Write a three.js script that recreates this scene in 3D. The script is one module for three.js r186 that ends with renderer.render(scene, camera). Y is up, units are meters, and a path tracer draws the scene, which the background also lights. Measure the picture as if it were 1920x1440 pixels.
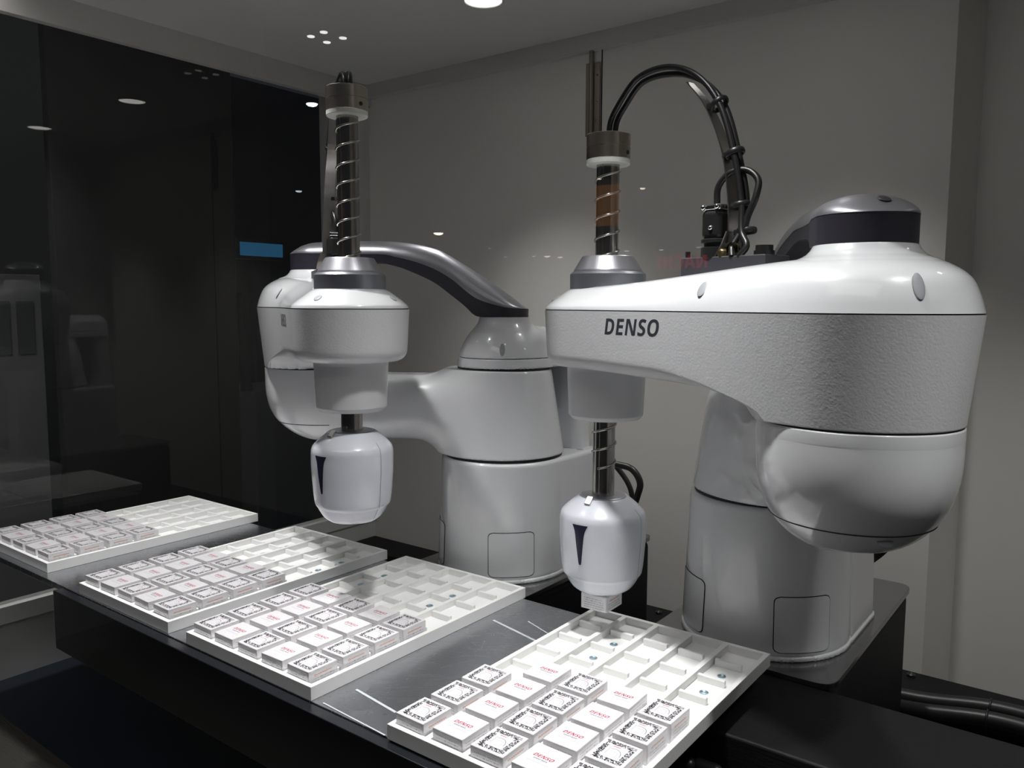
import * as THREE from 'three';
import { RoundedBoxGeometry } from 'three/addons/geometries/RoundedBoxGeometry.js';
import { FontLoader } from 'three/addons/loaders/FontLoader.js';
import { TextGeometry } from 'three/addons/geometries/TextGeometry.js';
import { mergeGeometries, mergeVertices } from 'three/addons/utils/BufferGeometryUtils.js';

// ------------------------------------------------------------------ camera, light, exposure
const scene = new THREE.Scene();
scene.background = new THREE.Color(0.012, 0.013, 0.016);
const FOCAL = 1517.5;
const camera = new THREE.PerspectiveCamera(2 * Math.atan(720 / FOCAL) * 180 / Math.PI, 4 / 3, 0.02, 60);
camera.position.set(0.75684, 0.33952, 0.43986);
camera.rotation.set(-0.0995, 0.6496, 0.0037, 'YXZ');
camera.updateMatrixWorld(true);
const renderer = new THREE.WebGLRenderer();
renderer.toneMapping = THREE.LinearToneMapping;
renderer.toneMappingExposure = 1.0;
renderer.shadowMap.enabled = true;
const CEIL = 0.815, WALL_Z = -0.84, WALL_X = -0.62, FLOOR = -0.251, PANE_Z = 0.13;
// recessed downlights: x, z, candela, half angle of the beam
const DOWNLIGHTS = [[-0.085, -0.59, 0.95, 0.74], [0.41, -0.59, 0.95, 0.74], [0.895, -0.59, 0.95, 0.74], [-0.56, -0.06, 1.2], [-0.075, -0.06, 2.1], [0.41, -0.06, 2.1], [0.895, -0.06, 2.1]];

// unseen fill panel added in front of the booth: x, y, z, width, depth, radiance
const FILL_PANELS = [[0.7, 2.2, 1.5, 2.0, 1.2, 1.15]];

// a pixel of the 1920 x 1440 photograph as a direction, met with a plane of the place
const viewRay = (u, v) => new THREE.Vector3((u - 960) / FOCAL, -(v - 720) / FOCAL, -1).applyQuaternion(camera.quaternion);
const meet = (u, v, axis, value) => { const d = viewRay(u, v), t = (value - camera.position[axis]) / d[axis]; return camera.position.clone().addScaledVector(d, t); };

// ------------------------------------------------------------------ helpers
let seed = 7;
const rnd = () => { seed = (seed * 1664525 + 1013904223) >>> 0; return seed / 4294967296; };
const taken = {};
const numbered = (n) => { const k = taken[n] = (taken[n] ?? -1) + 1; return k ? n + '_' + String(k).padStart(3, '0') : n; };
const lerp = THREE.MathUtils.lerp, clamp = THREE.MathUtils.clamp, smooth = THREE.MathUtils.smoothstep;
function put(parent, name, geo, mat, pos, rot) {
  const m = new THREE.Mesh(geo, mat);
  m.name = parent === scene ? numbered(name) : name;
  m.castShadow = m.receiveShadow = true;
  if (pos) m.position.set(...pos);
  if (rot) m.rotation.set(...rot);
  parent.add(m);
  return m;
}
function thing(name, label, category, pos = [0, 0, 0], group) {
  const g = new THREE.Group();
  g.name = numbered(name); g.position.set(...pos); scene.add(g);
  g.userData = { label, category };
  if (group) g.userData.group = group;
  return g;
}
const tag = (m, label, category, group) => { m.userData = { label, category }; if (group) m.userData.group = group; return m; };
const struct = (name, geo, mat, pos, rot, label) => { const m = put(scene, name, geo, mat, pos, rot); m.userData = { kind: 'structure', label, category: name.split('_')[0] }; return m; };
const box = (w, h, d, r = 0) => r ? new RoundedBoxGeometry(w, h, d, 3, r) : new THREE.BoxGeometry(w, h, d);
const lathe = (pts, n = 72) => new THREE.LatheGeometry(pts.map((p) => new THREE.Vector2(...p)), n);
// lathe with hard edges: every stretch between two profile points gets its own normals
function latheHard(pts, n = 72) { return mergeGeometries(pts.slice(1).map((p, i) => lathe([pts[i], p], n))); }
const tube = (pts, r, n = 60, closed = false) => new THREE.TubeGeometry(new THREE.CatmullRomCurve3(pts.map((p) => new THREE.Vector3(...p)), closed, 'centripetal'), n, r, 10, closed);
const table = (t) => (x) => { if (x <= t[0][0]) return t[0][1]; for (let i = 1; i < t.length; i++) if (x <= t[i][0]) { const a = (x - t[i - 1][0]) / (t[i][0] - t[i - 1][0]); return lerp(t[i - 1][1], t[i][1], a); } return t[t.length - 1][1]; };
// smooth interpolation (monotone cubic) of a table
function spline(t) {
  const n = t.length, m = new Array(n), s = [];
  for (let i = 0; i < n - 1; i++) s[i] = (t[i + 1][1] - t[i][1]) / (t[i + 1][0] - t[i][0]);
  m[0] = s[0]; m[n - 1] = s[n - 2];
  for (let i = 1; i < n - 1; i++) m[i] = s[i - 1] * s[i] <= 0 ? 0 : 2 * s[i - 1] * s[i] / (s[i - 1] + s[i]);
  return (x) => {
    if (x <= t[0][0]) return t[0][1];
    if (x >= t[n - 1][0]) return t[n - 1][1];
    let i = 0; while (x > t[i + 1][0]) i++;
    const h = t[i + 1][0] - t[i][0], u = (x - t[i][0]) / h, a = 2 * u ** 3 - 3 * u * u + 1, b = u ** 3 - 2 * u * u + u, c = -2 * u ** 3 + 3 * u * u, d = u ** 3 - u * u;
    return a * t[i][1] + b * h * m[i] + c * t[i + 1][1] + d * h * m[i + 1];
  };
}
// surface through rows of points, each row a closed ring
function rings(rows, uvScale = 1) {
  const n = rows[0].length, pos = [], uv = [], idx = [];
  for (const [j, row] of rows.entries()) {
    let run = 0;
    for (let i = 0; i <= n; i++) {
      const p = row[i % n];
      if (i) run += Math.hypot(p[0] - row[i - 1][0], p[2] - row[i - 1][2]);
      pos.push(...p); uv.push(run * uvScale, p[1] * uvScale + (j / rows.length) * 0.001);
    }
  }
  for (let j = 0; j < rows.length - 1; j++) for (let i = 0; i < n; i++) { const a = j * (n + 1) + i, b = a + n + 1; idx.push(a, b, a + 1, a + 1, b, b + 1); }
  const g = new THREE.BufferGeometry();
  g.setAttribute('position', new THREE.Float32BufferAttribute(pos, 3));
  g.setAttribute('uv', new THREE.Float32BufferAttribute(uv, 2));
  g.setIndex(idx); g.computeVertexNormals();
  const nr = g.attributes.normal, v = new THREE.Vector3(), w = new THREE.Vector3();
  for (let j = 0; j < rows.length; j++) { const a = j * (n + 1), b = a + n; v.fromBufferAttribute(nr, a).add(w.fromBufferAttribute(nr, b)).normalize(); nr.setXYZ(a, v.x, v.y, v.z); nr.setXYZ(b, v.x, v.y, v.z); }
  return g;
}
// the zero surface of a distance function: surface nets, then every vertex walked onto the surface
function sdfGeo(f, lo, hi, h) {
  const N = [0, 1, 2].map((k) => Math.ceil((hi[k] - lo[k]) / h) + 1), [nx, ny, nz] = N;
  const val = new Float32Array(nx * ny * nz), at = (i, j, k) => i + nx * (j + ny * k);
  for (let k = 0; k < nz; k++) for (let j = 0; j < ny; j++) for (let i = 0; i < nx; i++) val[at(i, j, k)] = f(lo[0] + i * h, lo[1] + j * h, lo[2] + k * h);
  const cell = new Int32Array(nx * ny * nz).fill(-1), P = [], idx = [];
  const E = [[0, 1], [2, 3], [4, 5], [6, 7], [0, 2], [1, 3], [4, 6], [5, 7], [0, 4], [1, 5], [2, 6], [3, 7]];
  for (let k = 0; k < nz - 1; k++) for (let j = 0; j < ny - 1; j++) for (let i = 0; i < nx - 1; i++) {
    const c = []; let neg = 0;
    for (let q = 0; q < 8; q++) { c[q] = val[at(i + (q & 1), j + (q >> 1 & 1), k + (q >> 2))]; neg += c[q] < 0; }
    if (!neg || neg === 8) continue;
    let x = 0, y = 0, z = 0, n = 0;
    for (const [a, b] of E) if ((c[a] < 0) !== (c[b] < 0)) { const t = c[a] / (c[a] - c[b]); x += lerp(a & 1, b & 1, t); y += lerp(a >> 1 & 1, b >> 1 & 1, t); z += lerp(a >> 2, b >> 2, t); n++; }
    cell[at(i, j, k)] = P.length / 3;
    P.push(lo[0] + (i + x / n) * h, lo[1] + (j + y / n) * h, lo[2] + (k + z / n) * h);
  }
  const quad = (a, b, c, d, flip) => { if (flip) idx.push(a, c, b, a, d, c); else idx.push(a, b, c, a, c, d); };
  for (let k = 1; k < nz - 1; k++) for (let j = 1; j < ny - 1; j++) for (let i = 1; i < nx - 1; i++) {
    const v = val[at(i, j, k)] < 0;
    if (v !== val[at(i + 1, j, k)] < 0) quad(cell[at(i, j - 1, k - 1)], cell[at(i, j, k - 1)], cell[at(i, j, k)], cell[at(i, j - 1, k)], !v);
    if (v !== val[at(i, j + 1, k)] < 0) quad(cell[at(i - 1, j, k - 1)], cell[at(i - 1, j, k)], cell[at(i, j, k)], cell[at(i, j, k - 1)], !v);
    if (v !== val[at(i, j, k + 1)] < 0) quad(cell[at(i - 1, j - 1, k)], cell[at(i, j - 1, k)], cell[at(i, j, k)], cell[at(i - 1, j, k)], !v);
  }
  const Nn = new Float32Array(P.length), uv = new Float32Array(P.length / 3 * 2), e = h * 0.2;
  const grad = (x, y, z) => [(f(x + e, y, z) - f(x - e, y, z)) / (2 * e), (f(x, y + e, z) - f(x, y - e, z)) / (2 * e), (f(x, y, z + e) - f(x, y, z - e)) / (2 * e)];
  for (let i = 0; i < P.length; i += 3) {
    const s = [P[i], P[i + 1], P[i + 2]];
    for (let it = 0; it < 4; it++) {
      const v = f(P[i], P[i + 1], P[i + 2]), g = grad(P[i], P[i + 1], P[i + 2]), q = g[0] ** 2 + g[1] ** 2 + g[2] ** 2 || 1;
      for (let c = 0; c < 3; c++) P[i + c] = clamp(P[i + c] - v * g[c] / q * 0.9, s[c] - h, s[c] + h);
    }
    const g = grad(P[i], P[i + 1], P[i + 2]), l = Math.hypot(...g) || 1;
    for (let c = 0; c < 3; c++) Nn[i + c] = g[c] / l;
    uv[i / 3 * 2] = P[i] + P[i + 2]; uv[i / 3 * 2 + 1] = P[i + 1];
  }
  const g = new THREE.BufferGeometry();
  g.setAttribute('position', new THREE.Float32BufferAttribute(P, 3));
  g.setAttribute('normal', new THREE.BufferAttribute(Nn, 3));
  g.setAttribute('uv', new THREE.BufferAttribute(uv, 2));
  g.setIndex(idx);
  return g;
}
const smin = (a, b, k) => { const h = Math.max(k - Math.abs(a - b), 0) / k; return Math.min(a, b) - h * h * k * 0.25; };
const smax = (a, b, k) => -smin(-a, -b, k);
const sdBox2 = (x, y, w, h, r) => { const qx = Math.abs(x) - w + r, qy = Math.abs(y) - h + r; return Math.hypot(Math.max(qx, 0), Math.max(qy, 0)) + Math.min(Math.max(qx, qy), 0) - r; };
const sdBox3 = (x, y, z, w, h, d, r) => { const a = Math.abs(x) - w + r, b = Math.abs(y) - h + r, c = Math.abs(z) - d + r; return Math.hypot(Math.max(a, 0), Math.max(b, 0), Math.max(c, 0)) + Math.min(Math.max(a, b, c), 0) - r; };

// ------------------------------------------------------------------ textures and materials
function noiseTex(size, fn, repeat = 1, srgb = false) {
  const d = new Uint8Array(size * size * 4);
  for (let y = 0; y < size; y++) for (let x = 0; x < size; x++) { const v = fn(x, y), a = Array.isArray(v) ? v : [v, v, v]; for (let c = 0; c < 3; c++) d[(y * size + x) * 4 + c] = clamp(a[c], 0, 1) * 255; d[(y * size + x) * 4 + 3] = 255; }
  const t = new THREE.DataTexture(d, size, size);
  t.wrapS = t.wrapT = THREE.RepeatWrapping; t.magFilter = THREE.LinearFilter; t.repeat.set(repeat, repeat); t.needsUpdate = true;
  if (srgb) t.colorSpace = THREE.SRGBColorSpace;
  return t;
}
function valueNoise(period) { // tileable
  const g = Float32Array.from({ length: period * period }, rnd);
  return (u, v) => { const x = u * period, y = v * period, i = Math.floor(x), j = Math.floor(y), a = x - i, b = y - j, s = a * a * (3 - 2 * a), t = b * b * (3 - 2 * b), q = (i, j) => g[((j % period + period) % period) * period + (i % period + period) % period]; return lerp(lerp(q(i, j), q(i + 1, j), s), lerp(q(i, j + 1), q(i + 1, j + 1), s), t); };
}
const n16 = valueNoise(16), n64 = valueNoise(64), n128 = valueNoise(128), n8 = valueNoise(8);
const peelTex = noiseTex(512, (x, y) => { const u = x / 512, v = y / 512; return 0.62 * n64(u, v) + 0.38 * n128(u, v); }, 11);   // 12.5 cm tile, about 2 mm grain
const grainTex = noiseTex(256, (x, y) => { const u = x / 256, v = y / 256; return 0.5 * n16(u, v) + 0.5 * n64(u, v); }, 3);
const brushTex = noiseTex(512, (x, y) => 0.5 * n128(x / 512, 0.3) + 0.3 * n64(x / 512, y / 512 * 0.05) + 0.2 * n16(x / 512, y / 512), 1);
// scratched aluminium: fine random strokes over the milling direction
const scratchCanvas = document.createElement('canvas'); scratchCanvas.width = scratchCanvas.height = 1024;
{
  const c = scratchCanvas.getContext('2d'); c.fillStyle = '#707070'; c.fillRect(0, 0, 1024, 1024);
  for (let i = 0; i < 900; i++) { const x = rnd() * 1024, y = rnd() * 1024, a = (rnd() < 0.6 ? 0.5 : rnd() * 3) + rnd() * 0.3, l = 6 + rnd() * rnd() * 160, w = 110 + rnd() * 100; c.strokeStyle = `rgba(${w},${w},${w},${0.1 + rnd() * 0.35})`; c.lineWidth = 0.6 + rnd() * 0.9; c.beginPath(); c.moveTo(x, y); c.lineTo(x + Math.cos(a) * l, y + Math.sin(a) * l); c.stroke(); }
  for (let i = 0; i < 500; i++) { const w = 90 + rnd() * 120; c.fillStyle = `rgba(${w},${w},${w},0.35)`; c.beginPath(); c.arc(rnd() * 1024, rnd() * 1024, 0.6 + rnd() * 1.6, 0, 7); c.fill(); }
}
const scratchTex = new THREE.CanvasTexture(scratchCanvas); scratchTex.wrapS = scratchTex.wrapT = THREE.RepeatWrapping; scratchTex.repeat.set(3, 3);

const std = (o) => new THREE.MeshStandardMaterial(o), phy = (o) => new THREE.MeshPhysicalMaterial(o);
const lin = (r, g = r, b = r) => new THREE.Color().setRGB(r, g, b);
const M = {
  wall: std({ color: lin(0.80, 0.785, 0.74), roughness: 0.75, bumpMap: grainTex, bumpScale: 0.00005 }),
  ceiling: std({ color: lin(0.74, 0.73, 0.71), roughness: 0.85 }),
  trim: std({ color: lin(0.62, 0.61, 0.58), roughness: 0.6 }),
  sill: std({ color: lin(0.72, 0.73, 0.70), roughness: 0.5 }),
  floorDark: std({ color: lin(0.02, 0.018, 0.012), roughness: 0.7, bumpMap: grainTex, bumpScale: 0.001 }),
  floorNavy: std({ color: lin(0.008, 0.013, 0.026), roughness: 0.5 }),
  white: phy({ color: lin(0.69, 0.70, 0.715), roughness: 0.32, clearcoat: 1, clearcoatRoughness: 0.05 }),
  whitePeel: phy({ color: lin(0.66, 0.665, 0.68), roughness: 0.38, clearcoat: 0.55, clearcoatRoughness: 0.18, bumpMap: peelTex, bumpScale: 0.0001 }),
  gripWhite: phy({ color: lin(0.66, 0.68, 0.74), roughness: 0.3, clearcoat: 1, clearcoatRoughness: 0.04 }),
  seam: std({ color: lin(0.01), roughness: 0.6 }),
  plug: std({ color: lin(0.30, 0.31, 0.33), roughness: 0.5 }),
  silver: std({ color: lin(0.52, 0.52, 0.56), metalness: 0.85, roughness: 0.34 }),
  collarGrey: std({ color: lin(0.30, 0.31, 0.34), metalness: 0.8, roughness: 0.36 }),
  ductDark: std({ color: lin(0.028, 0.026, 0.036), roughness: 0.42, bumpMap: grainTex, bumpScale: 0.0002 }),
  mountGrey: std({ color: lin(0.06, 0.06, 0.068), metalness: 0.3, roughness: 0.45 }),
  steelDark: std({ color: lin(0.48, 0.46, 0.43), metalness: 1, roughness: 0.2 }),
  steel: std({ color: lin(0.55, 0.53, 0.5), metalness: 1, roughness: 0.22 }),
  steelBrushed: std({ color: lin(0.58, 0.53, 0.44), metalness: 1, roughness: 0.3, bumpMap: brushTex, bumpScale: 0.00006 }),
  strip: std({ color: lin(0.42, 0.40, 0.37), metalness: 1, roughness: 0.28 }),
  aluminium: std({ color: lin(0.50, 0.51, 0.53), metalness: 1, roughness: 0.62, roughnessMap: scratchTex, bumpMap: scratchTex, bumpScale: 0.00003 }),
  plateSteel: std({ color: lin(0.33, 0.33, 0.33), metalness: 1, roughness: 0.5, roughnessMap: scratchTex }),
  plastic: std({ color: lin(0.86, 0.86, 0.85), roughness: 0.45 }),
  nylon: std({ color: lin(0.75, 0.76, 0.70), roughness: 0.5 }),
  streak: phy({ color: lin(0.62, 0.66, 0.70), roughness: 0.3, clearcoat: 1, clearcoatRoughness: 0.1 }),  // pale colour stands in for bright light streaks on the plate
  screw: std({ color: lin(0.55, 0.74, 0.82), metalness: 1, roughness: 0.38 }),
  cableBlack: std({ color: lin(0.012), roughness: 0.38 }),
  plasticBlack: std({ color: lin(0.014), roughness: 0.35 }),
  blackPaint: phy({ color: lin(0.007, 0.007, 0.008), roughness: 0.55, specularIntensity: 0.35, bumpMap: grainTex, bumpScale: 0.0002 }),
  blackGloss: phy({ color: lin(0.006, 0.007, 0.010), roughness: 0.3, clearcoat: 0.5, clearcoatRoughness: 0.15 }),
  chrome: std({ color: lin(0.7), metalness: 1, roughness: 0.12 }),
  brass: std({ color: lin(0.62, 0.50, 0.25), metalness: 1, roughness: 0.25 }),
  inset: std({ color: lin(0.018, 0.018, 0.04), roughness: 0.25 }),
  logo: std({ color: lin(0.045, 0.047, 0.055), roughness: 0.4 }),
  hinge: std({ color: lin(0.30, 0.27, 0.22), metalness: 1, roughness: 0.4 }),
  carton: phy({ color: lin(0.80, 0.785, 0.80), roughness: 0.35, clearcoat: 0.9, clearcoatRoughness: 0.08, bumpMap: grainTex, bumpScale: 0.0003 }),
  glass: phy({ color: lin(1), roughness: 0, transmission: 1, thickness: 0, ior: 1.5 }),
  smoked: phy({ color: lin(0.16, 0.165, 0.18), roughness: 0, transmission: 1, thickness: 0, ior: 1.5 }),
  hallWhite: std({ color: lin(0.55, 0.56, 0.55), roughness: 0.6 }),
  hallGrey: std({ color: lin(0.24, 0.25, 0.25), roughness: 0.6 }),
  partition: std({ color: lin(0.008), roughness: 0.9 }),
  hallDark: std({ color: lin(0.03, 0.032, 0.04), roughness: 0.6 }),
};

// ------------------------------------------------------------------ the room
{
  const sh = new THREE.Shape([[WALL_X - 0.06, 0.84], [0.546, 0.84], [0.572, 0.905], [1.44, 0.905], [1.44, 0.97], [WALL_X - 0.06, 0.97]].map((p) => new THREE.Vector2(...p)));
  struct('wall_back', new THREE.ExtrudeGeometry(sh, { depth: CEIL - FLOOR + 0.06, bevelEnabled: false }).rotateX(-Math.PI / 2), M.wall, [0, FLOOR - 0.03, 0], null, 'warm grey painted back wall with a vertical step');
}
struct('wall_right', box(0.04, CEIL - FLOOR + 0.06, 1.2), M.wall, [1.42, (CEIL + FLOOR) / 2, -0.38], null, 'plain grey side wall');
struct('ceiling', box(2.12, 0.04, 1.16), M.ceiling, [0.40, CEIL + 0.02, -0.40], null, 'flat grey ceiling of the display booth');
struct('floor', box(2.12, 0.04, 0.98), M.floorNavy, [0.40, FLOOR - 0.02, -0.49], null, 'dark blue floor under the table');
struct('floor_front', box(2.12, 0.04, 0.26), M.floorDark, [0.40, FLOOR - 0.02, 0.03 + 0.10], null, 'dark brown floor strip');
struct('trim_1', box(0.55 - WALL_X, 0.028, 0.016), M.trim, [(0.55 + WALL_X) / 2, CEIL - 0.014, WALL_Z + 0.008], null, 'grey cornice strip along the top of the back wall');
struct('trim_2', box(0.016, 0.044, 0.96), M.trim, [WALL_X + 0.002, CEIL - 0.022, WALL_Z + 0.48], null, 'grey header strip above the side glass');
struct('trim_3', box(0.03, CEIL - FLOOR, 0.115), M.trim, [WALL_X - 0.013, (CEIL + FLOOR) / 2, WALL_Z + 0.0575], null, 'grey corner post beside the side glass');
struct('trim_4', box(0.03, 0.027, 0.95), M.sill, [WALL_X - 0.005, -0.1485, -0.365], null, 'pale sill under the side glass');
struct('wall_left', box(0.03, 0.10, 0.95), M.sill, [WALL_X - 0.008, -0.21, -0.365], null, 'low grey wall under the pale sill');
struct('window_1', box(0.004, 0.90, 0.84), M.glass, [WALL_X - 0.004, 0.318, -0.30], null, 'clear side glass of the booth').geometry = new THREE.PlaneGeometry(0.84, 0.91).rotateY(Math.PI / 2);
struct('window_2', new THREE.PlaneGeometry(2.04, CEIL - FLOOR), M.glass, [0.40, (CEIL + FLOOR) / 2, PANE_Z], null, 'clear front glass of the booth');

// recessed downlights
for (const [k, [x, z, cd, beam = 0.72]] of DOWNLIGHTS.entries()) {
  const t = thing('downlight', k ? 'round recessed downlight in the ceiling above the trays' : 'round recessed downlight glowing white in the grey ceiling', 'lamp', [x, CEIL, z], 'ceiling downlights');
  put(t, 'rim', lathe([[0.033, 0.002], [0.0335, -0.001], [0.031, -0.003], [0.029, -0.001], [0.029, 0.002]], 40), M.trim);
  put(t, 'lens', lathe([[0.029, -0.0005], [0.02, -0.0012], [0.0001, -0.0015]], 40), std({ color: lin(0.9), emissive: lin(1, 0.98, 0.95), emissiveIntensity: 6 }));
  const s = new THREE.SpotLight(new THREE.Color().setRGB(1, 0.995, 0.985), cd, 0, beam, 1, 2);
  s.position.set(x, CEIL - 0.006, z); s.target.position.set(x, 0, z);
  s.castShadow = true; s.shadow.radius = 1.2; s.shadow.mapSize.set(1024, 1024);
  scene.add(s, s.target);
}
// a small cluster of four spots in the ceiling
{
  const t = thing('spot_cluster', 'square cluster of four tiny white spots on the ceiling', 'lamp', [0, CEIL, 0]);
  for (const [u, v] of [[583, 68], [607, 60], [643, 71], [613, 79]]) { const p = meet(u, v, 'y', CEIL); put(t, 'spot', lathe([[0.007, 0.001], [0.0065, -0.0012], [0.0001, -0.0018]], 24), std({ color: lin(0.8), emissive: lin(1, 0.97, 0.92), emissiveIntensity: 0.8 }), [p.x, 0, p.z]); }
}
// wall hinge and panel joint
{
  const t = thing('wall_hinge', 'long tarnished steel hinge on the back wall under the cornice', 'hinge', [-0.033, 0.64, WALL_Z]);
  put(t, 'leaf', box(0.013, 0.128, 0.003, 0.0008), M.hinge, [-0.009, 0.064, 0.002]);
  put(t, 'leaf', box(0.012, 0.132, 0.003, 0.0008), M.hinge, [0.008, 0.060, 0.002]);
  put(t, 'knuckle', new THREE.CylinderGeometry(0.0042, 0.0042, 0.152, 20), M.hinge, [-0.002, 0.071, 0.006]);
  for (const y of [0.025, 0.06, 0.105]) put(t, 'screw', lathe([[0.0022, 0], [0.002, 0.001], [0.0001, 0.0014]], 14), M.steel, [0.009, y, 0.0033], [Math.PI / 2, 0, 0]);
  struct('trim_5', box(0.0015, CEIL - 0.028 - FLOOR, 0.002), M.seam, [-0.0165, (CEIL - 0.028 + FLOOR) / 2, WALL_Z + 0.0006], null, 'thin dark joint between two wall panels');
}

// ------------------------------------------------------------------ table, plate, beams, plinths
const ROBOT_Z = -0.438, BASE_Y = -0.025, ROBOT_X = { a: 0.076, b: 0.450 };
{
  const t = thing('table', 'long black table with glossy front apron carrying the plate', 'table', [0, FLOOR, 0]);
  put(t, 'apron', box(1.53, 0.0738, 0.012, 0.001), M.blackGloss, [0.4885, -0.0511 - FLOOR, 0.0062]);
  put(t, 'apron', box(0.012, 0.066, 0.31, 0.001), M.blackGloss, [-0.2705, -0.055 - FLOOR, -0.155]);
  put(t, 'shelf', box(1.52, 0.006, 0.30), M.blackPaint, [0.475, -0.083 - FLOOR, -0.165]);
  put(t, 'leg', box(0.05, FLOOR * -1 - 0.086, 0.05), M.blackPaint, [-0.16, (FLOOR * -1 - 0.086) / 2, -0.26]);
  put(t, 'leg', box(0.05, FLOOR * -1 - 0.086, 0.05), M.blackPaint, [0.6, (FLOOR * -1 - 0.086) / 2, -0.26]);
  put(t, 'rail', box(0.6, 0.05, 0.02, 0.001), M.blackPaint, [0.0, -0.046 - FLOOR, -0.318]);
}
const uvMetres = (g, ax = 'x', ay = 'z') => { const p = g.attributes.position, uv = g.attributes.uv, k = { x: 0, y: 1, z: 2 }; for (let i = 0; i < p.count; i++) uv.setXY(i, p.getComponent(i, k[ax]), p.getComponent(i, k[ay])); return g; };
tag(put(scene, 'base_plate', uvMetres(box(1.05, 0.007, 0.318, 0.0008)), M.aluminium, [-0.045, -0.0165, -0.159]), 'scratched aluminium plate lying under the white trays', 'plate');
{
  const t = thing('front_beam', 'matte black beam running beside the steel plinth', 'beam', [0, -0.12, -0.27]);
  put(t, 'profile', box(1.0, 0.09, 0.135, 0.003), M.blackPaint, [0.925, 0.045, 0]);
  const chain = thing('cable_chain', 'dark plastic cable chain below the black beam', 'cable chain', [0.45, -0.0798, -0.185], undefined);
  for (let i = 0; i < 14; i++) {
    const l = put(chain, 'link', new RoundedBoxGeometry(0.026, 0.03, 0.012, 3, 0.0058), M.plasticBlack, [i * 0.022, 0.015, 0.004 * (i % 2)]);
    put(l, 'pin', new THREE.CylinderGeometry(0.003, 0.003, 0.004, 14), M.plasticBlack, [0.011, 0, 0.007], [Math.PI / 2, 0, 0]);
  }
}
{
  const t = thing('rear_beam', 'black steel rail along the foot of the back wall', 'rail', [0, -0.25, -0.79]);
  put(t, 'profile', box(2.0, 0.05, 0.088, 0.002), M.blackPaint, [0.39, 0.025, 0]);
  for (const [u, v] of [[1235, 1150], [1708, 1268]]) { const p = meet(u, v, 'y', -0.2); put(t, 'bolt', lathe([[0.006, 0], [0.006, 0.003], [0.004, 0.0042], [0.0025, 0.0042], [0.0023, 0.002], [0.0001, 0.002]], 20), M.blackGloss, [p.x, 0.05, Math.min(0.03, p.z + 0.79)]); }
  const low = thing('cable_tray', 'black trough holding hoses between the beams', 'trough', [0.5, -0.2505, -0.55]);
  put(low, 'bottom', box(1.7, 0.012, 0.38), M.blackPaint, [0.1, 0.008, 0]);
  put(low, 'screw', lathe([[0.007, 0], [0.007, 0.004], [0.0045, 0.006], [0.0001, 0.006]], 20), M.chrome, [0.092, 0.034, -0.125]);
  put(low, 'bracket', box(0.05, 0.02, 0.06, 0.006), M.blackPaint, [0.088, 0.024, -0.125]);
  for (const [dz, dy] of [[0, 0], [-0.0295, 0.003]]) {
    const hose = put(scene, 'hose', tube([[0.42, -0.205 + dy, -0.706 + dz], [0.56, -0.198 + dy, -0.706 + dz], [0.66, -0.184 + dy, -0.71 + dz], [0.8, -0.188 + dy, -0.705 + dz], [1.1, -0.190 + dy, -0.70 + dz]], 0.0105, 60), M.cableBlack);
    tag(hose, dz ? 'black hose in the trough nearer the wall' : 'black hose in the trough nearer the front beam', 'hose');
    put(hose, 'clip', new THREE.TorusGeometry(0.0110, 0.0012, 8, 24), M.plasticBlack, [0.645, -0.1845 + dy, -0.709 + dz], [0, Math.PI / 2, 0]);
  }
}
for (const k of ['a', 'b']) {
  const t = thing('plinth', k === 'a' ? 'black steel plinth under the robot beside the hanging gripper' : 'black steel plinth under the robot whose lowered gripper holds a box', 'plinth', [ROBOT_X[k], -0.2362, -0.515]);
  put(t, 'block', box(0.2, 0.2052, 0.35, 0.012), M.blackPaint, [0, 0.1026, 0]);
  put(t, 'top_plate', new THREE.ExtrudeGeometry((() => { const s = new THREE.Shape(), w = 0.103, h = 0.178, r = 0.02; s.moveTo(-w + r, -h); s.lineTo(w - r, -h); s.quadraticCurveTo(w, -h, w, -h + r); s.lineTo(w, h - r); s.quadraticCurveTo(w, h, w - r, h); s.lineTo(-w + r, h); s.quadraticCurveTo(-w, h, -w, h - r); s.lineTo(-w, -h + r); s.quadraticCurveTo(-w, -h, -w + r, -h); return s; })(), { depth: 0.005, bevelEnabled: true, bevelSize: 0.0006, bevelThickness: 0.0006, bevelSegments: 2, curveSegments: 8 }).rotateX(-Math.PI / 2), M.plateSteel, [0, 0.2058, 0]);
}

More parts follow.
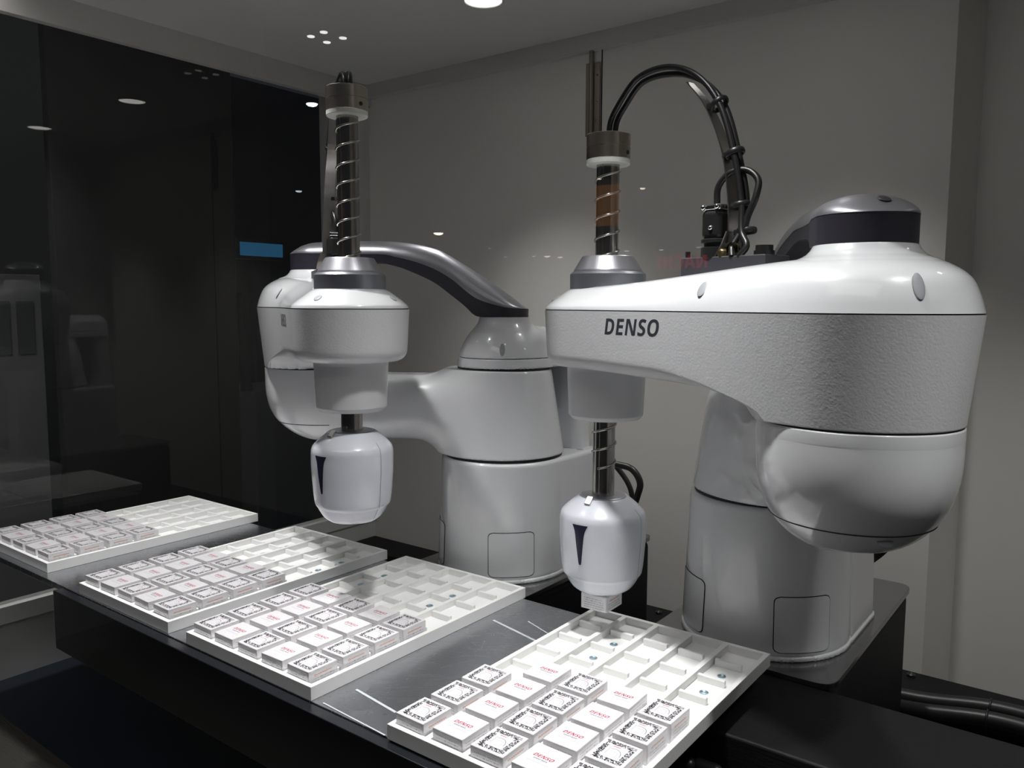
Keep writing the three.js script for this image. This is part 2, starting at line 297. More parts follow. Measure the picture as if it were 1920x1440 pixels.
// ------------------------------------------------------------------ trays and boxes
const TRAYS = [
  { x: -0.5444, z: -0.0106, cols: [1, 4], word: 'first from the side glass' },
  { x: -0.2381, z: -0.0020, cols: [1, 4], word: 'second from the side glass' },
  { x: 0, z: 0, cols: [0, 3], word: 'third from the side glass' },
  { x: 0.2987, z: 0.0026, cols: [1, 4], word: 'fourth from the side glass' },
];
const TW = 0.2, TL = 0.3214, TH = 0.0129, COL = (i) => 0.0211 + 0.0386 * i, ROW = (k) => -0.0222 - 0.0398 * k, CELL_Y = -0.0075;
const SH = {
  rim: (() => { const sh = new THREE.Shape([[0, 0], [TW, 0], [TW, TL], [0, TL]].map((p) => new THREE.Vector2(...p))), i = 0.005; sh.holes.push(new THREE.Path([[i, i], [i, TL - i], [TW - i, TL - i], [TW - i, i]].map((p) => new THREE.Vector2(...p)))); return new THREE.ExtrudeGeometry(sh, { depth: TH - 0.0008, bevelEnabled: true, bevelSize: 0.0004, bevelThickness: 0.0004, bevelOffset: -0.0004, bevelSegments: 2 }).rotateX(-Math.PI / 2).translate(0, 0.0004, 0); })(),
  floor: box(TW - 0.004, TH + CELL_Y, TL - 0.004),
  rib: box(0.0055, -CELL_Y + 0.0005, TL - 0.008, 0.0003), tab: box(0.0265, 0.0068, 0.0042, 0.0008),
  screw: latheHard([[0.0043, 0], [0.0040, 0.0008], [0.0026, 0.0012], [0.0009, 0.0004], [0.0001, 0.0004]], 20),
};
for (const [i, T] of TRAYS.entries()) {
  const t = thing('parts_tray', 'white plastic tray with milled cells, ' + T.word, 'tray', [T.x, -TH, T.z], 'white trays on the plate');
  put(t, 'tray_floor', SH.floor, M.plastic, [TW / 2, (TH + CELL_Y) / 2, -TL / 2]);
  put(t, 'rim', SH.rim, M.plastic);
  for (let c = 0; c < 4; c++) put(t, 'rib', SH.rib, M.plastic, [(COL(c) + COL(c + 1)) / 2, TH + CELL_Y / 2 - 0.0004, -TL / 2]);
  for (let c = 0; c < 5; c++) for (let k = 0; k < 7; k++) put(t, 'tab', SH.tab, M.plastic, [COL(c) - 0.0015, TH + CELL_Y + 0.0032, (ROW(k) + ROW(k + 1)) / 2]);
  for (const c of T.cols) for (const k of [5, 6]) { const s = put(t, 'screw', SH.screw, M.screw, [COL(c), TH + CELL_Y - 0.0002, ROW(k)]); s.rotation.y = rnd() * 6; s.userData.label = 'bluish zinc cross-head screw'; }
}
// light glancing off clear film edges, painted as a pale tape on the plate
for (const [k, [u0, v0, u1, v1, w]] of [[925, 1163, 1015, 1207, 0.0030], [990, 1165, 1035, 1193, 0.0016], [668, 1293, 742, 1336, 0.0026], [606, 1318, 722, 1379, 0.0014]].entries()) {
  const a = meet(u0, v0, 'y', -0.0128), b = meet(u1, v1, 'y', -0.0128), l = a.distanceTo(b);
  const m = put(scene, 'light_streak', box(l, 0.0004, w), M.streak, [(a.x + b.x) / 2, -0.0127, (a.z + b.z) / 2], [0, Math.atan2(-(b.z - a.z), b.x - a.x), 0]);
  tag(m, ['broad pale tape of painted light on the plate near the plinth', 'thin pale tape of painted light crossing beside the broad one near the plinth', 'pale tape of painted light on the plate nearer the front apron', 'thin pale tape of painted light along the front edge of the plate'][k], 'streak');
}
// printed faces
const canvasTex = (w, h, draw) => { const cv = document.createElement('canvas'); cv.width = w; cv.height = h; const c = cv.getContext('2d'); c.fillStyle = '#efedf0'; c.fillRect(0, 0, w, h); draw(c); const t = new THREE.CanvasTexture(cv); t.colorSpace = THREE.SRGBColorSpace; t.anisotropy = 8; return t; };
const printed = (map) => phy({ map, roughness: 0.35, clearcoat: 1, clearcoatRoughness: 0.07, bumpMap: wrapTex, bumpScale: 0.00035 });
const wrapTex = noiseTex(256, (x, y) => { const u = x / 256, v = y / 256; return Math.abs(2 * n8(u, v + 0.2 * n16(u, v)) - 1) ** 1.5; });
const faceLogo = printed(canvasTex(384, 416, (c) => {
  c.textAlign = 'center'; c.save(); c.translate(192, 205); c.transform(1, 0, -0.24, 1, 0, 0); c.fillStyle = '#b3173c'; c.font = 'bold 70px sans-serif'; c.fillText('DENSO', 0, 0); c.restore();
  c.save(); c.translate(192, 243); c.transform(1, 0, -0.1, 1, 0, 0); c.fillStyle = '#232a63'; c.font = 'bold 25px sans-serif'; c.fillText('DENSO WAVE', 0, 0); c.restore();
  c.fillStyle = '#8d8b93'; for (let x = 70; x < 314; x += 9) c.fillRect(x, 288, 6, 4);
}));
const faceFrame = printed(canvasTex(384, 416, (c) => {
  // plain mottled grey border band round a line drawing
  const W = 384, H = 416, a = 30, b = 88;
  // loose pen-like squiggles fill the band
  let k = 3; const r = () => { k = (k * 16807) % 2147483647; return k / 2147483647; };
  c.strokeStyle = '#1c1c24'; c.lineCap = 'round';
  for (let i = 0; i < 560; i++) { const x = a + r() * (W - 2 * a), y = a + r() * (H - 2 * a), t = r() * 7; c.lineWidth = 5 + r() * 5; c.beginPath(); c.moveTo(x, y); c.quadraticCurveTo(x + Math.cos(t) * 9, y + Math.sin(t) * 9, x + Math.cos(t + 1.2) * 15, y + Math.sin(t + 1.2) * 15); c.stroke(); }
  c.fillStyle = '#efedf0'; c.fillRect(0, 0, W, a); c.fillRect(0, H - a, W, a); c.fillRect(0, 0, a, H); c.fillRect(W - a, 0, a, H); c.fillRect(b, b, W - 2 * b, H - 2 * b);
  c.save(); c.translate(168, 122); c.transform(1, 0, -0.24, 1, 0, 0); c.fillStyle = '#b3173c'; c.font = 'bold 24px sans-serif'; c.textAlign = 'center'; c.fillText('DENSO', 0, 0); c.restore();
  c.strokeStyle = '#77777f'; c.lineWidth = 6; c.beginPath(); c.moveTo(140, 165); c.bezierCurveTo(210, 130, 270, 180, 272, 260); c.stroke();
  c.strokeStyle = '#a9a9b1'; c.lineWidth = 3; c.strokeRect(118, 150, 8, 120); c.beginPath(); c.moveTo(150, 210); c.lineTo(230, 200); c.lineTo(240, 280); c.lineTo(170, 290); c.stroke();
}));
const sideTex = (orange) => canvasTex(384, 192, (c) => {
  if (orange) { c.fillStyle = '#d98e5e'; for (let x = 70; x < 300; x += 15) c.fillRect(x, 50 - (x % 2) * 4, 11, 16); }
  c.fillStyle = '#a5a3ab'; for (let y = orange ? 92 : 40; y < 170; y += 30) for (let x = 40; x < 340; x += 8 + ((x * 7 + y) % 11)) c.fillRect(x, y, 5 + (x % 4), 14);
});
const sideFrame = printed(sideTex(true)), sideLogo = printed(sideTex(false));
const BW = 0.0308, BD = 0.0334, BH = 0.0166;
const bodyGeo = new RoundedBoxGeometry(BW, BH, BD, 2, 0.0006), topGeo = new THREE.PlaneGeometry(BW - 0.0012, BD - 0.0012).rotateX(-Math.PI / 2), sideGeo = new THREE.PlaneGeometry(BD - 0.0014, BH - 0.0014).rotateY(Math.PI / 2), frontGeo = new THREE.PlaneGeometry(BW - 0.0014, BH - 0.0014);
function carton(framed, label, group, pos, turn) {
  const t = thing('small_carton', label, 'carton', pos, group);
  t.rotation.y = turn;
  put(t, 'carton_body', bodyGeo, M.carton, [0, BH / 2, 0]);
  put(t, 'top_print', topGeo, framed ? faceFrame : faceLogo, [0, BH + 0.00008, 0]);
  put(t, 'side_print', sideGeo, framed ? sideFrame : sideLogo, [BW / 2 + 0.00008, BH / 2, 0]);
  put(t, 'side_print', frontGeo, sideLogo, [0, BH / 2, BD / 2 + 0.00008]);
  return t;
}
const NTH = ['first', 'second', 'third', 'fourth', 'fifth'];
for (const [i, T] of TRAYS.entries()) for (let c = 0; c < 5; c++) for (let k = 0; k < (i === 3 && c === 0 ? 3 : 4); k++) {
  const framed = c % 2 === 0;
  carton(framed, `${framed ? 'framed-print' : 'red-lettered'} carton, ${NTH[i]} tray from side glass, ${NTH[k]} row from apron, ${NTH[c]} column from glass`, `${framed ? 'framed-print' : 'red-lettered'} cartons on the ${NTH[i]} tray`, [T.x + COL(c) + (rnd() - 0.5) * 0.0012, CELL_Y + 0.0001, T.z + ROW(k) + (rnd() - 0.5) * 0.0012], (rnd() - 0.5) * 0.05);
}

// ------------------------------------------------------------------ the robots
const L1 = 0.2636, L2 = 0.272;
const POSE = {
  a: { base: [ROBOT_X.a, ROBOT_Z], elbow: [-0.152, -0.306], shaft: [0.0765, -0.162], grip: 0.198 },
  b: { base: [ROBOT_X.b, ROBOT_Z], elbow: [0.5937, -0.2171], shaft: [0.328, -0.284], grip: 0.139 },
};
// pedestal: round in front, straight to the rear, widening towards the floor
const pedR = (y) => lerp(0.0905, 0.0855, clamp((y + 0.025) / 0.159, 0, 1));
const planU = (x, z, r, back, rc) => { const d1 = Math.hypot(x, z) - r, d2 = sdBox2(x, z + back / 2, r, back / 2, rc); return z > 0 ? d1 : smin(d1, d2, 0.001); };
const pedestalGeo = sdfGeo((x, y, z) => smax(planU(x, z, pedR(y), 0.125, 0.02), Math.abs(y - 0.0557) - 0.0773, 0.006), [-0.1, -0.03, -0.135], [0.1, 0.142, 0.1], 0.003);
const spineGeo = sdfGeo((x, y, z) => smax(sdBox2(x, z + 0.104, lerp(0.068, 0.060, (y - 0.134) / 0.12), 0.02, 0.012), Math.abs(y - 0.2) - 0.075, 0.004), [-0.08, 0.115, -0.135], [0.08, 0.285, -0.07], 0.003);
const domeR = spline([[0.2505, 0.0655], [0.2667, 0.0622], [0.285, 0.0556], [0.2985, 0.0475], [0.3085, 0.0392], [0.3150, 0.0352], [0.3215, 0.0338]]);
const headSdf = (x, y, z) => {
  const r = Math.hypot(x, z), dome = Math.max((r - domeR(y)) * 0.85, y - 0.3215);
  const rear = sdBox3(x, y - 0.27, z + 0.062, lerp(0.064, 0.054, clamp((y - 0.25) / 0.06, 0, 1)), 0.037, 0.066, 0.022);
  return smax(smin(dome, rear, 0.012), 0.2535 - y, 0.0015);
};
const headSkirtGeo = sdfGeo((x, y, z) => smax(headSdf(x, y, z), y - 0.2663, 0.0008), [-0.08, 0.248, -0.14], [0.08, 0.272, 0.08], 0.0025);
const headCoverGeo = sdfGeo((x, y, z) => smax(headSdf(x, y, z), 0.2669 - y, 0.0008), [-0.08, 0.262, -0.14], [0.08, 0.33, 0.08], 0.0025);
// lower arm: base axis at the origin, elbow along +x
const link1Sdf = (x, y, z) => {
  const rh = Math.hypot(x, z), hub = (rh - lerp(0.0835, 0.0655, clamp((y - 0.1365) / 0.115, -0.2, 1.2))) * 0.985;
  const arm = smax(Math.max(sdBox2(y - 0.197, z, 0.0445, lerp(0.056, 0.049, clamp(x / L1, 0, 1)), 0.038), -x - 0.01), Math.hypot(x - L1 + 0.12, z) - 0.14, 0.04);
  const ex = x - L1, re = Math.hypot(ex, z), q = Math.max(0.2355 - y, 0) / 0.081;
  const bowl = ((Math.pow(re / 0.0745, 2.6) + Math.pow(q, 2.6)) ** (1 / 2.6) - 1) * 0.0745;
  let d = smin(smax(hub, Math.abs(y - 0.1935) - 0.0575, 0.002), arm, 0.05);
  d = smin(d, bowl, 0.03);
  d = smax(d, (rh < 0.13 ? 0.1362 : 0) - y, 0.002);
  return smax(d, y - (x > L1 / 2 ? 0.2485 : 0.2512), 0.002);
};
const link1Geo = sdfGeo(link1Sdf, [-0.1, 0.128, -0.1], [L1 + 0.085, 0.262, 0.1], 0.0025);
// line of the lid in the bowl, laid on the true surface where it faces away from the arm
const capSeamGeo = (() => { const pts = []; for (let i = 0; i <= 60; i++) { const a = lerp(-2.1, 2.1, i / 60); let r = 0.03; while (link1Sdf(L1 + Math.cos(a) * r, 0.1745, Math.sin(a) * r) < 0 && r < 0.09) r += 0.0002; pts.push([L1 + Math.cos(a) * (r - 0.0001), 0.1745, Math.sin(a) * (r - 0.0001)]); } return tube(pts, 0.00055, 160); })();
const ringSeam = (r, y, h = 0.0012) => latheHard([[r, y - h], [r, y + h]], 72);
// upper arm: elbow at the origin, shaft along +x
const armR = (s, y) => { const v = clamp((0.333 - y) / 0.0825, 0, 1), w = 1 - smooth(s, 0, 0.55); return lerp(0.064, 0.083, w) - lerp(0.0045, 0.0085, w) * v; };
const stations = [];
for (let i = 0; i <= 40; i++) stations.push([0, Math.PI / 2 + Math.PI * i / 40]);
for (let i = 1; i < 40; i++) stations.push([i / 40, -Math.PI / 2]);
for (let i = 0; i <= 40; i++) stations.push([1, -Math.PI / 2 + Math.PI * i / 40]);
for (let i = 39; i > 0; i--) stations.push([i / 40, Math.PI / 2]);
const onArm = (s, a, r) => [s * L2 + Math.cos(a) * r, Math.sin(a) * r];
const bottomY = (x, z) => { const d = Math.hypot(x, z * 0.92), u = clamp((d - 0.0760) / 0.050, 0, 1); return d < 0.0760 ? 0.2514 : 0.2514 + 0.020 * Math.sqrt(1 - (1 - u) ** 2) + 0.0045 * smooth(d, 0.12, L2); };
const upperShellGeo = (() => {
  const rows = [], row = (fn) => rows.push(stations.map(([s, a]) => fn(s, a)));
  for (let k = 0; k <= 10; k++) row((s, a) => { const rc = lerp(0.0012, 0.013, smooth(s, 0.25, 0.6)), rb = armR(s, 0.26), [bx, bz] = onArm(s, a, rb), yb = bottomY(bx, bz) + rc, y = lerp(0.3325, yb, k / 10), [x, z] = onArm(s, a, armR(s, y)); return [x, y, z]; });
  for (let k = 1; k <= 6; k++) row((s, a) => { const rc = lerp(0.0012, 0.013, smooth(s, 0.25, 0.6)), [bx, bz] = onArm(s, a, armR(s, 0.26)), yb = bottomY(bx, bz), R = armR(s, yb + rc), f = k / 6 * Math.PI / 2, [x, z] = onArm(s, a, R - rc * (1 - Math.cos(f))); return [x, yb + rc * (1 - Math.sin(f)), z]; });
  for (let k = 1; k <= 40; k++) row((s, a) => { const rc = lerp(0.0012, 0.013, smooth(s, 0.25, 0.6)), [bx, bz] = onArm(s, a, armR(s, 0.26)), R = armR(s, bottomY(bx, bz) + rc) - rc, [x, z] = onArm(s, a, R * (1 - k / 40)); return [x, bottomY(x, z), z]; });
  return rings(rows.map((r) => r.reverse()));
})();
const domeE = spline([[0, 0.3765], [0.03, 0.3758], [0.045, 0.3745], [0.052, 0.3727], [0.0648, 0.3664], [0.074, 0.3582], [0.0799, 0.3448], [0.083, 0.3335]]);
const domeS = spline([[0, 0.3560], [0.030, 0.3553], [0.039, 0.3535], [0.05, 0.3465], [0.0605, 0.3388], [0.0633, 0.3360], [0.064, 0.3335]]);
const coverY = (s, q) => lerp(domeE(q * 0.083), domeS(q * 0.064), smooth(s, -0.1, 1.1));
const coverGeo = (() => {
  const rows = [];
  for (let k = 0; k <= 30; k++) { const q = Math.cos(k / 30 * Math.PI / 2); rows.push(stations.map(([s, a]) => { const R = armR(s, 0.333) - 0.0003, [x, z] = onArm(s, a, R * q); return [x, coverY(s, q), z]; })); }
  return rings(rows);
})();
const neckGeo = lathe([[0.060, 0.3680], [0.052, 0.3728], [0.0465, 0.3748], [0.0425, 0.3770], [0.0395, 0.3800], [0.0378, 0.3830], [0.0372, 0.3840], [0.030, 0.3840]], 72);
const armSeamGeo = (() => { const rows = []; for (const y of [0.3317, 0.3342]) rows.push(stations.map(([s, a]) => { const [x, z] = onArm(s, a, armR(s, 0.333) - 0.0009); return [x, y, z]; })); return rings(rows); })();
const housingGeo = lathe([[0.048, 0.2795], [0.0425, 0.2775], [0.0408, 0.2745], [0.0405, 0.272], [0.0385, 0.2262], [0.0382, 0.2252], [0.0350, 0.2215], [0.0335, 0.2212], [0.011, 0.2212]], 72);
const collarBaseGeo = latheHard([[0.0386, 0.345], [0.0386, 0.3690], [0.0358, 0.3716], [0.0350, 0.3716]], 72);
const collarConeGeo = latheHard([[0.0350, 0.3702], [0.0350, 0.3722], [0.0346, 0.3735], [0.0266, 0.3868], [0.0258, 0.3875], [0.0122, 0.3875]], 72);
// cable duct between base head (origin) and elbow (+x); tables over the distance from the elbow
const ductTop = spline([[-0.0372, 0.408], [-0.03, 0.4135], [-0.015, 0.4195], [0, 0.4222], [0.06, 0.4239], [0.1, 0.4234], [0.124, 0.4216], [0.147, 0.4182], [0.172, 0.4118], [0.195, 0.3997], [0.218, 0.3856], [0.242, 0.3702], [0.264, 0.3551], [0.298, 0.3330]]);
const ductMid = spline([[0, 0.4055], [0.1, 0.4045], [0.124, 0.3997], [0.147, 0.3939], [0.172, 0.3846], [0.195, 0.3717], [0.218, 0.3536], [0.23, 0.3455], [0.25, 0.3385], [0.272, 0.3335], [0.298, 0.3315]]);
const ductBot = spline([[0, 0.3842], [0.03, 0.3846], [0.045, 0.390], [0.06, 0.3935], [0.087, 0.3944], [0.12, 0.3884], [0.147, 0.3785], [0.172, 0.3667], [0.195, 0.3502], [0.216, 0.3339], [0.226, 0.3245], [0.232, 0.3216], [0.298, 0.3214]]);
const ductW = spline([[0, 0.0372], [0.02, 0.0350], [0.05, 0.0285], [0.09, 0.0255], [0.17, 0.0255], [0.21, 0.0280], [0.24, 0.0322], [L1, 0.0338]]);
const ductStations = [];
for (let i = 0; i <= 30; i++) ductStations.push([L1, Math.PI / 2 + Math.PI * i / 30]);
for (let i = 1; i < 60; i++) ductStations.push([L1 * (1 - i / 60), -Math.PI / 2]);
for (let i = 0; i <= 30; i++) ductStations.push([0, -Math.PI / 2 + Math.PI * i / 30]);
for (let i = 1; i < 60; i++) ductStations.push([L1 * i / 60, Math.PI / 2]);
const ductPt = (e, a, q) => { const r = ductW(e) * q; return [L1 - e + Math.cos(a) * r, Math.sin(a) * r]; };   // e: distance from the elbow; base end first in the ring
const ductCoverGeo = (() => { const rows = []; for (let k = 0; k <= 14; k++) { const q = Math.cos(k / 14 * Math.PI / 2); rows.push(ductStations.map(([e, a]) => { const [x, z] = ductPt(e, a, q), d = L1 - x; return [x, ductMid(d) + 0.0003 + (ductTop(d) - ductMid(d)) * Math.sqrt(1 - q * q) ** 1.0, z]; })); } return rings(rows); })();
const ductBodyGeo = (() => {
  const rows = [];
  for (let k = 0; k <= 5; k++) rows.push(ductStations.map(([e, a]) => { const [x, z] = ductPt(e, a, 0.992), d = L1 - x; return [x, lerp(ductMid(d), ductBot(d), k / 5), z]; }));
  const low = [];
  for (let k = 0; k <= 4; k++) low.push(ductStations.map(([e, a]) => { const [x, z] = ductPt(e, a, 0.992 * (1 - k / 4)), d = L1 - x; return [x, ductBot(d), z]; }));
  return mergeGeometries([rings(rows.map((r) => r.slice().reverse())), rings(low.map((r) => r.slice().reverse()))]);
})();
// spline shaft with axial grooves, its top collar and the helical ridge
function shaftGeo(y0, y1) {
  const ring = (y) => Array.from({ length: 120 }, (_, i) => { const a = i / 120 * 2 * Math.PI; let r = 0.0117; for (const g of [0, 2.094, 4.189]) { const d = Math.abs(Math.atan2(Math.sin(a - g), Math.cos(a - g))); if (d < 0.13) r -= 0.0012 * Math.cos(d / 0.13 * Math.PI / 2); } return [Math.sin(a) * r, y, Math.cos(a) * r]; });
  return rings([ring(y0), ring((y0 + y1) / 2), ring(y1)]);
}
const helixGeo = (y0, y1) => { const turns = (y1 - y0) / 0.0198, n = Math.ceil(turns * 28); return new THREE.TubeGeometry(new (class extends THREE.Curve { getPoint(t, o = new THREE.Vector3()) { const a = t * turns * 2 * Math.PI; return o.set(Math.sin(a) * 0.0121, lerp(y0, y1, t), Math.cos(a) * 0.0121); } })(), n, 0.0012, 8); };
const stopCollarGeo = latheHard([[0.012, 0.3443], [0.0218, 0.3443], [0.0222, 0.3447], [0.0222, 0.3560], [0.0216, 0.3562], [0.0216, 0.3570], [0.0222, 0.3572], [0.0222, 0.3687], [0.0216, 0.3693], [0.012, 0.3693]], 64);   // heights above the gripper's top
const nylonGeo = latheHard([[0.012, 0.3393], [0.0214, 0.3393], [0.0220, 0.3400], [0.0220, 0.3443], [0.012, 0.3443]], 64);
// gripper, its top at y = 0
const gripR = spline([[-0.0985, 0.0285], [-0.0955, 0.0322], [-0.086, 0.0382], [-0.0825, 0.0400], [-0.0815, 0.0415], [-0.06, 0.0440], [-0.035, 0.0454], [-0.022, 0.0452], [-0.0165, 0.0438], [-0.013, 0.0410], [-0.0, 0.0262]]);
const gripGeo = (() => { const pts = [[0.0001, -0.1], [0.024, -0.1], [0.0270, -0.0995]]; for (let y = -0.0985; y <= 0.0001; y += 0.0015) pts.push([gripR(y), Math.min(y, 0)]); pts.push([0.0258, 0], [0.0240, 0], [0.0240, -0.0012]); return lathe(pts, 96); })();
function patch(rFn, az, y0, y1, half, off, nx = 14, ny = 18) { // curved sheet on a round body, half(t) its half width along the arc in metres, t from bottom 0 to top 1
  const pos = [], idx = [];
  for (let j = 0; j <= ny; j++) for (let i = 0; i <= nx; i++) { const t = j / ny, y = lerp(y0, y1, t), r = rFn(y) + off, a = az + lerp(-1, 1, i / nx) * half(t) / r; pos.push(Math.sin(a) * r, y, Math.cos(a) * r); }
  for (let j = 0; j < ny; j++) for (let i = 0; i < nx; i++) { const a = j * (nx + 1) + i, b = a + nx + 1; idx.push(a, a + 1, b, a + 1, b + 1, b); }
  const g = new THREE.BufferGeometry(); g.setAttribute('position', new THREE.Float32BufferAttribute(pos, 3)); g.setIndex(idx); g.computeVertexNormals(); return g;
}
const wedge = table([[0, 0.0011], [0.05, 0.0017], [0.75, 0.0052], [0.86, 0.0062], [1, 0.0092]]);
const insetGeo = patch(gripR, 0, -0.0640, -0.0225, wedge, 0.0004), insetRimGeo = patch(gripR, 0, -0.0650, -0.0222, (t) => wedge(t) + 0.0007, 0.0002);
const roundRect = (w, h, r) => (t) => { const d = Math.min(t, 1 - t) * h; return w - (d < r ? r - Math.sqrt(Math.max(0, r * r - (r - d) ** 2)) : 0); };
const panelGeo = [-0.78, 0.78].map((az) => patch(pedR, az, -0.0145, 0.0430, roundRect(0.0305, 0.0575, 0.006), 0.0009, 16, 40)), grooveGeo = [-0.78, 0.78].map((az) => patch(pedR, az, -0.0153, 0.0438, roundRect(0.0313, 0.0591, 0.0065), 0.00035, 16, 40));
const flangeGeo = sdfGeo((x, y, z) => smax(planU(x, z, 0.0918, 0.1265, 0.02), Math.abs(y + 0.0220) - 0.0030, 0.002), [-0.1, -0.028, -0.14], [0.1, -0.014, 0.1], 0.003);
const plugGeo = new THREE.SphereGeometry(1, 20, 10);
const font = await new FontLoader().loadAsync('fonts/droid/droid_sans_bold.typeface.json');
function letters(text, size, depth, slant) {
  const g = new TextGeometry(text, { font, size, depth, curveSegments: 6, bevelEnabled: false });
  g.computeBoundingBox(); const b = g.boundingBox; g.translate(-(b.min.x + b.max.x) / 2, -(b.min.y + b.max.y) / 2, 0);
  g.applyMatrix4(new THREE.Matrix4().set(1, slant, 0, 0, 0, 1, 0, 0, 0, 0, 1, 0, 0, 0, 0, 1));
  return g;
}
const logoGeo = letters('DENSO', 0.0148, 0.0003, 0.2);
logoGeo.computeBoundingBox(); logoGeo.scale(0.066 / (logoGeo.boundingBox.max.x - logoGeo.boundingBox.min.x), 1, 1);

function robot(key, label) {
  const P = POSE[key], [bx, bz] = P.base, g = thing('scara_robot', label, 'robot', [bx, BASE_Y, bz], 'pick and place robots');
  const up = -BASE_Y, rel = ([x, z]) => [x - bx, up, z - bz], turn = (from, to) => Math.atan2(-(to[1] - from[1]), to[0] - from[0]);
  // fixed base
  const base = put(g, 'base', pedestalGeo, M.white, [0, up, 0]);
  put(base, 'flange', flangeGeo, M.white);
  put(base, 'spine', spineGeo, M.white);
  for (const k of [0, 1]) { put(base, 'panel_groove', grooveGeo[k], M.seam); put(base, 'access_panel', panelGeo[k], M.white); }
  put(base, 'joint_gap', ringSeam(0.081, 0.1348, 0.0030), M.seam);
  put(base, 'bolt', lathe([[0.005, 0], [0.0045, 0.001], [0.0001, 0.0012]], 18), M.plug, [0.071, 0.1328, -0.085]);
  const head = put(g, 'head', headCoverGeo, M.white, [0, up, 0]);
  put(head, 'head_skirt', headSkirtGeo, M.white);
  put(head, 'joint_gap', ringSeam(0.0635, 0.2523, 0.0022), M.seam);
  { const a = 0.62, y = 0.279, r = domeR(y); const m = put(head, 'screw_plug', plugGeo, M.plug, [Math.sin(a) * r, y, Math.cos(a) * r]); m.scale.set(0.0034, 0.0088, 0.0010); m.rotation.set(0, a, 0, 'YXZ'); m.rotateX(-0.42); }
  // lower arm
  const low = put(g, 'lower_arm', link1Geo, M.white, [0, up, 0], [0, turn(P.base, P.elbow), 0]);
  put(low, 'elbow_rim', lathe([[0.0742, 0.2385], [0.07465, 0.2405], [0.07465, 0.2488], [0.0743, 0.2497], [0.0736, 0.2501], [0.068, 0.2501]], 96), M.white, [L1, 0, 0]);
  put(low, 'joint_gap', ringSeam(0.0732, 0.2506, 0.0014), M.seam, [L1, 0, 0]);
  put(low, 'cap_seam', capSeamGeo, M.seam);
  { const c = key === 'b' ? -0.1 : 1.2, p = put(low, 'screw_plug', plugGeo, M.plug, [L1 + Math.cos(c) * 0.0535, 0.1695, Math.sin(c) * 0.0535]); p.scale.set(0.0060, 0.0014, 0.0050); p.rotation.order = 'YXZ'; p.rotation.y = Math.PI / 2 - c; p.rotation.x = -2.3; }
  // upper arm
  const yaw = turn(P.elbow, P.shaft), arm = put(g, 'upper_arm', upperShellGeo, M.whitePeel, rel(P.elbow), [0, yaw, 0]);
  put(arm, 'top_cover', coverGeo, M.white);
  put(arm, 'neck', neckGeo, M.white);
  put(arm, 'cover_seam', armSeamGeo, M.seam);
  put(arm, 'shaft_housing', housingGeo, M.whitePeel, [L2, 0, 0]);
  put(arm, 'collar_base', collarBaseGeo, M.collarGrey, [L2, 0, 0]);
  put(arm, 'collar_cone', collarConeGeo, M.silver, [L2, 0, 0]);
  for (const side of [-1, 1]) {
    const m = put(arm, 'lettering', logoGeo, M.logo, [L2 - 0.0925, 0.3186, side * (armR(0.66, 0.3186) - 0.0002)], [0, side < 0 ? Math.PI : 0, 0]);
    m.rotation.order = 'YXZ'; m.rotation.x = 0.055; m.userData.label = 'dark grey DENSO lettering';
    for (const [s, q, a] of [[1, 0.84, side * (Math.PI / 2 - 0.75)], [0.38, 0.90, side * Math.PI / 2], [0, 0.93, side * (Math.PI / 2 + 0.95)]]) {
      const R = armR(s, 0.333), [x, z] = onArm(s, a, R * q), e = 0.02, ny = Math.atan2(coverY(s, q - e) - coverY(s, q + e), 2 * e * R);
      const p = put(arm, 'screw_plug', plugGeo, M.plug, [x, coverY(s, q), z]);
      p.scale.set(0.0042, 0.0008, 0.0040 / Math.max(0.4, Math.cos(ny))); p.rotation.order = 'YXZ'; p.rotation.y = Math.PI / 2 - a; p.rotation.x = ny;
    }
  }
  put(arm, 'underside_plug', lathe([[0.0001, -0.004], [0.0045, -0.004], [0.0052, -0.003], [0.0052, 0.004]], 20), M.white, [L2 - 0.062, 0.2755, 0.008]);
  // cable duct
  const duct = put(g, 'cable_duct', ductBodyGeo, M.ductDark, [0, up, 0], [0, turn(P.base, P.elbow), 0]);
  put(duct, 'duct_cover', ductCoverGeo, M.silver);
  { const a = -0.24, r = 0.0215; const m = put(duct, 'screw_plug', plugGeo, M.mountGrey, [L1 + Math.cos(a) * r, 0.4165, Math.sin(a) * r]); m.scale.set(0.005, 0.0012, 0.005); m.rotation.order = 'YXZ'; m.rotation.y = Math.PI / 2 - a; m.rotation.x = 0.5; }
  // shaft, stop collar, gripper
  const top = P.grip + 0.3443, sh = put(g, 'spline_shaft', shaftGeo(P.grip - 0.002, top + 0.02), M.steelDark, rel(P.shaft));
  put(sh, 'helical_ridge', helixGeo(P.grip + 0.03, top - 0.008), M.steelDark);
  const at = [0, P.grip, 0];
  put(sh, 'stop_collar', stopCollarGeo, M.steelBrushed, at);
  put(sh, 'nylon_ring', nylonGeo, M.nylon, at);
  put(sh, 'collar_screw', lathe([[0.0022, 0], [0.0022, 0.001], [0.0001, 0.0008]], 14), M.seam, [Math.sin(1.55) * 0.0219, P.grip + 0.35, Math.cos(1.55) * 0.0219], [Math.PI / 2, 0, -1.55]);
  const gp = put(g, 'gripper', gripGeo, M.gripWhite, [P.shaft[0] - bx, up + P.grip, P.shaft[1] - bz]);
  put(gp, 'inset_rim', insetRimGeo, M.white);
  put(gp, 'inset', insetGeo, M.inset).userData.label = 'dark blue wedge-shaped inset';
  put(gp, 'top_ring', latheHard([[0.0238, -0.001], [0.0238, 0.0006], [0.0232, 0.0009], [0.0118, 0.0009]], 48), M.silver);
  put(gp, 'latch', box(0.007, 0.003, 0.010, 0.0008), M.chrome, [0, -0.0005, 0.0285], [0.75, 0, 0]);
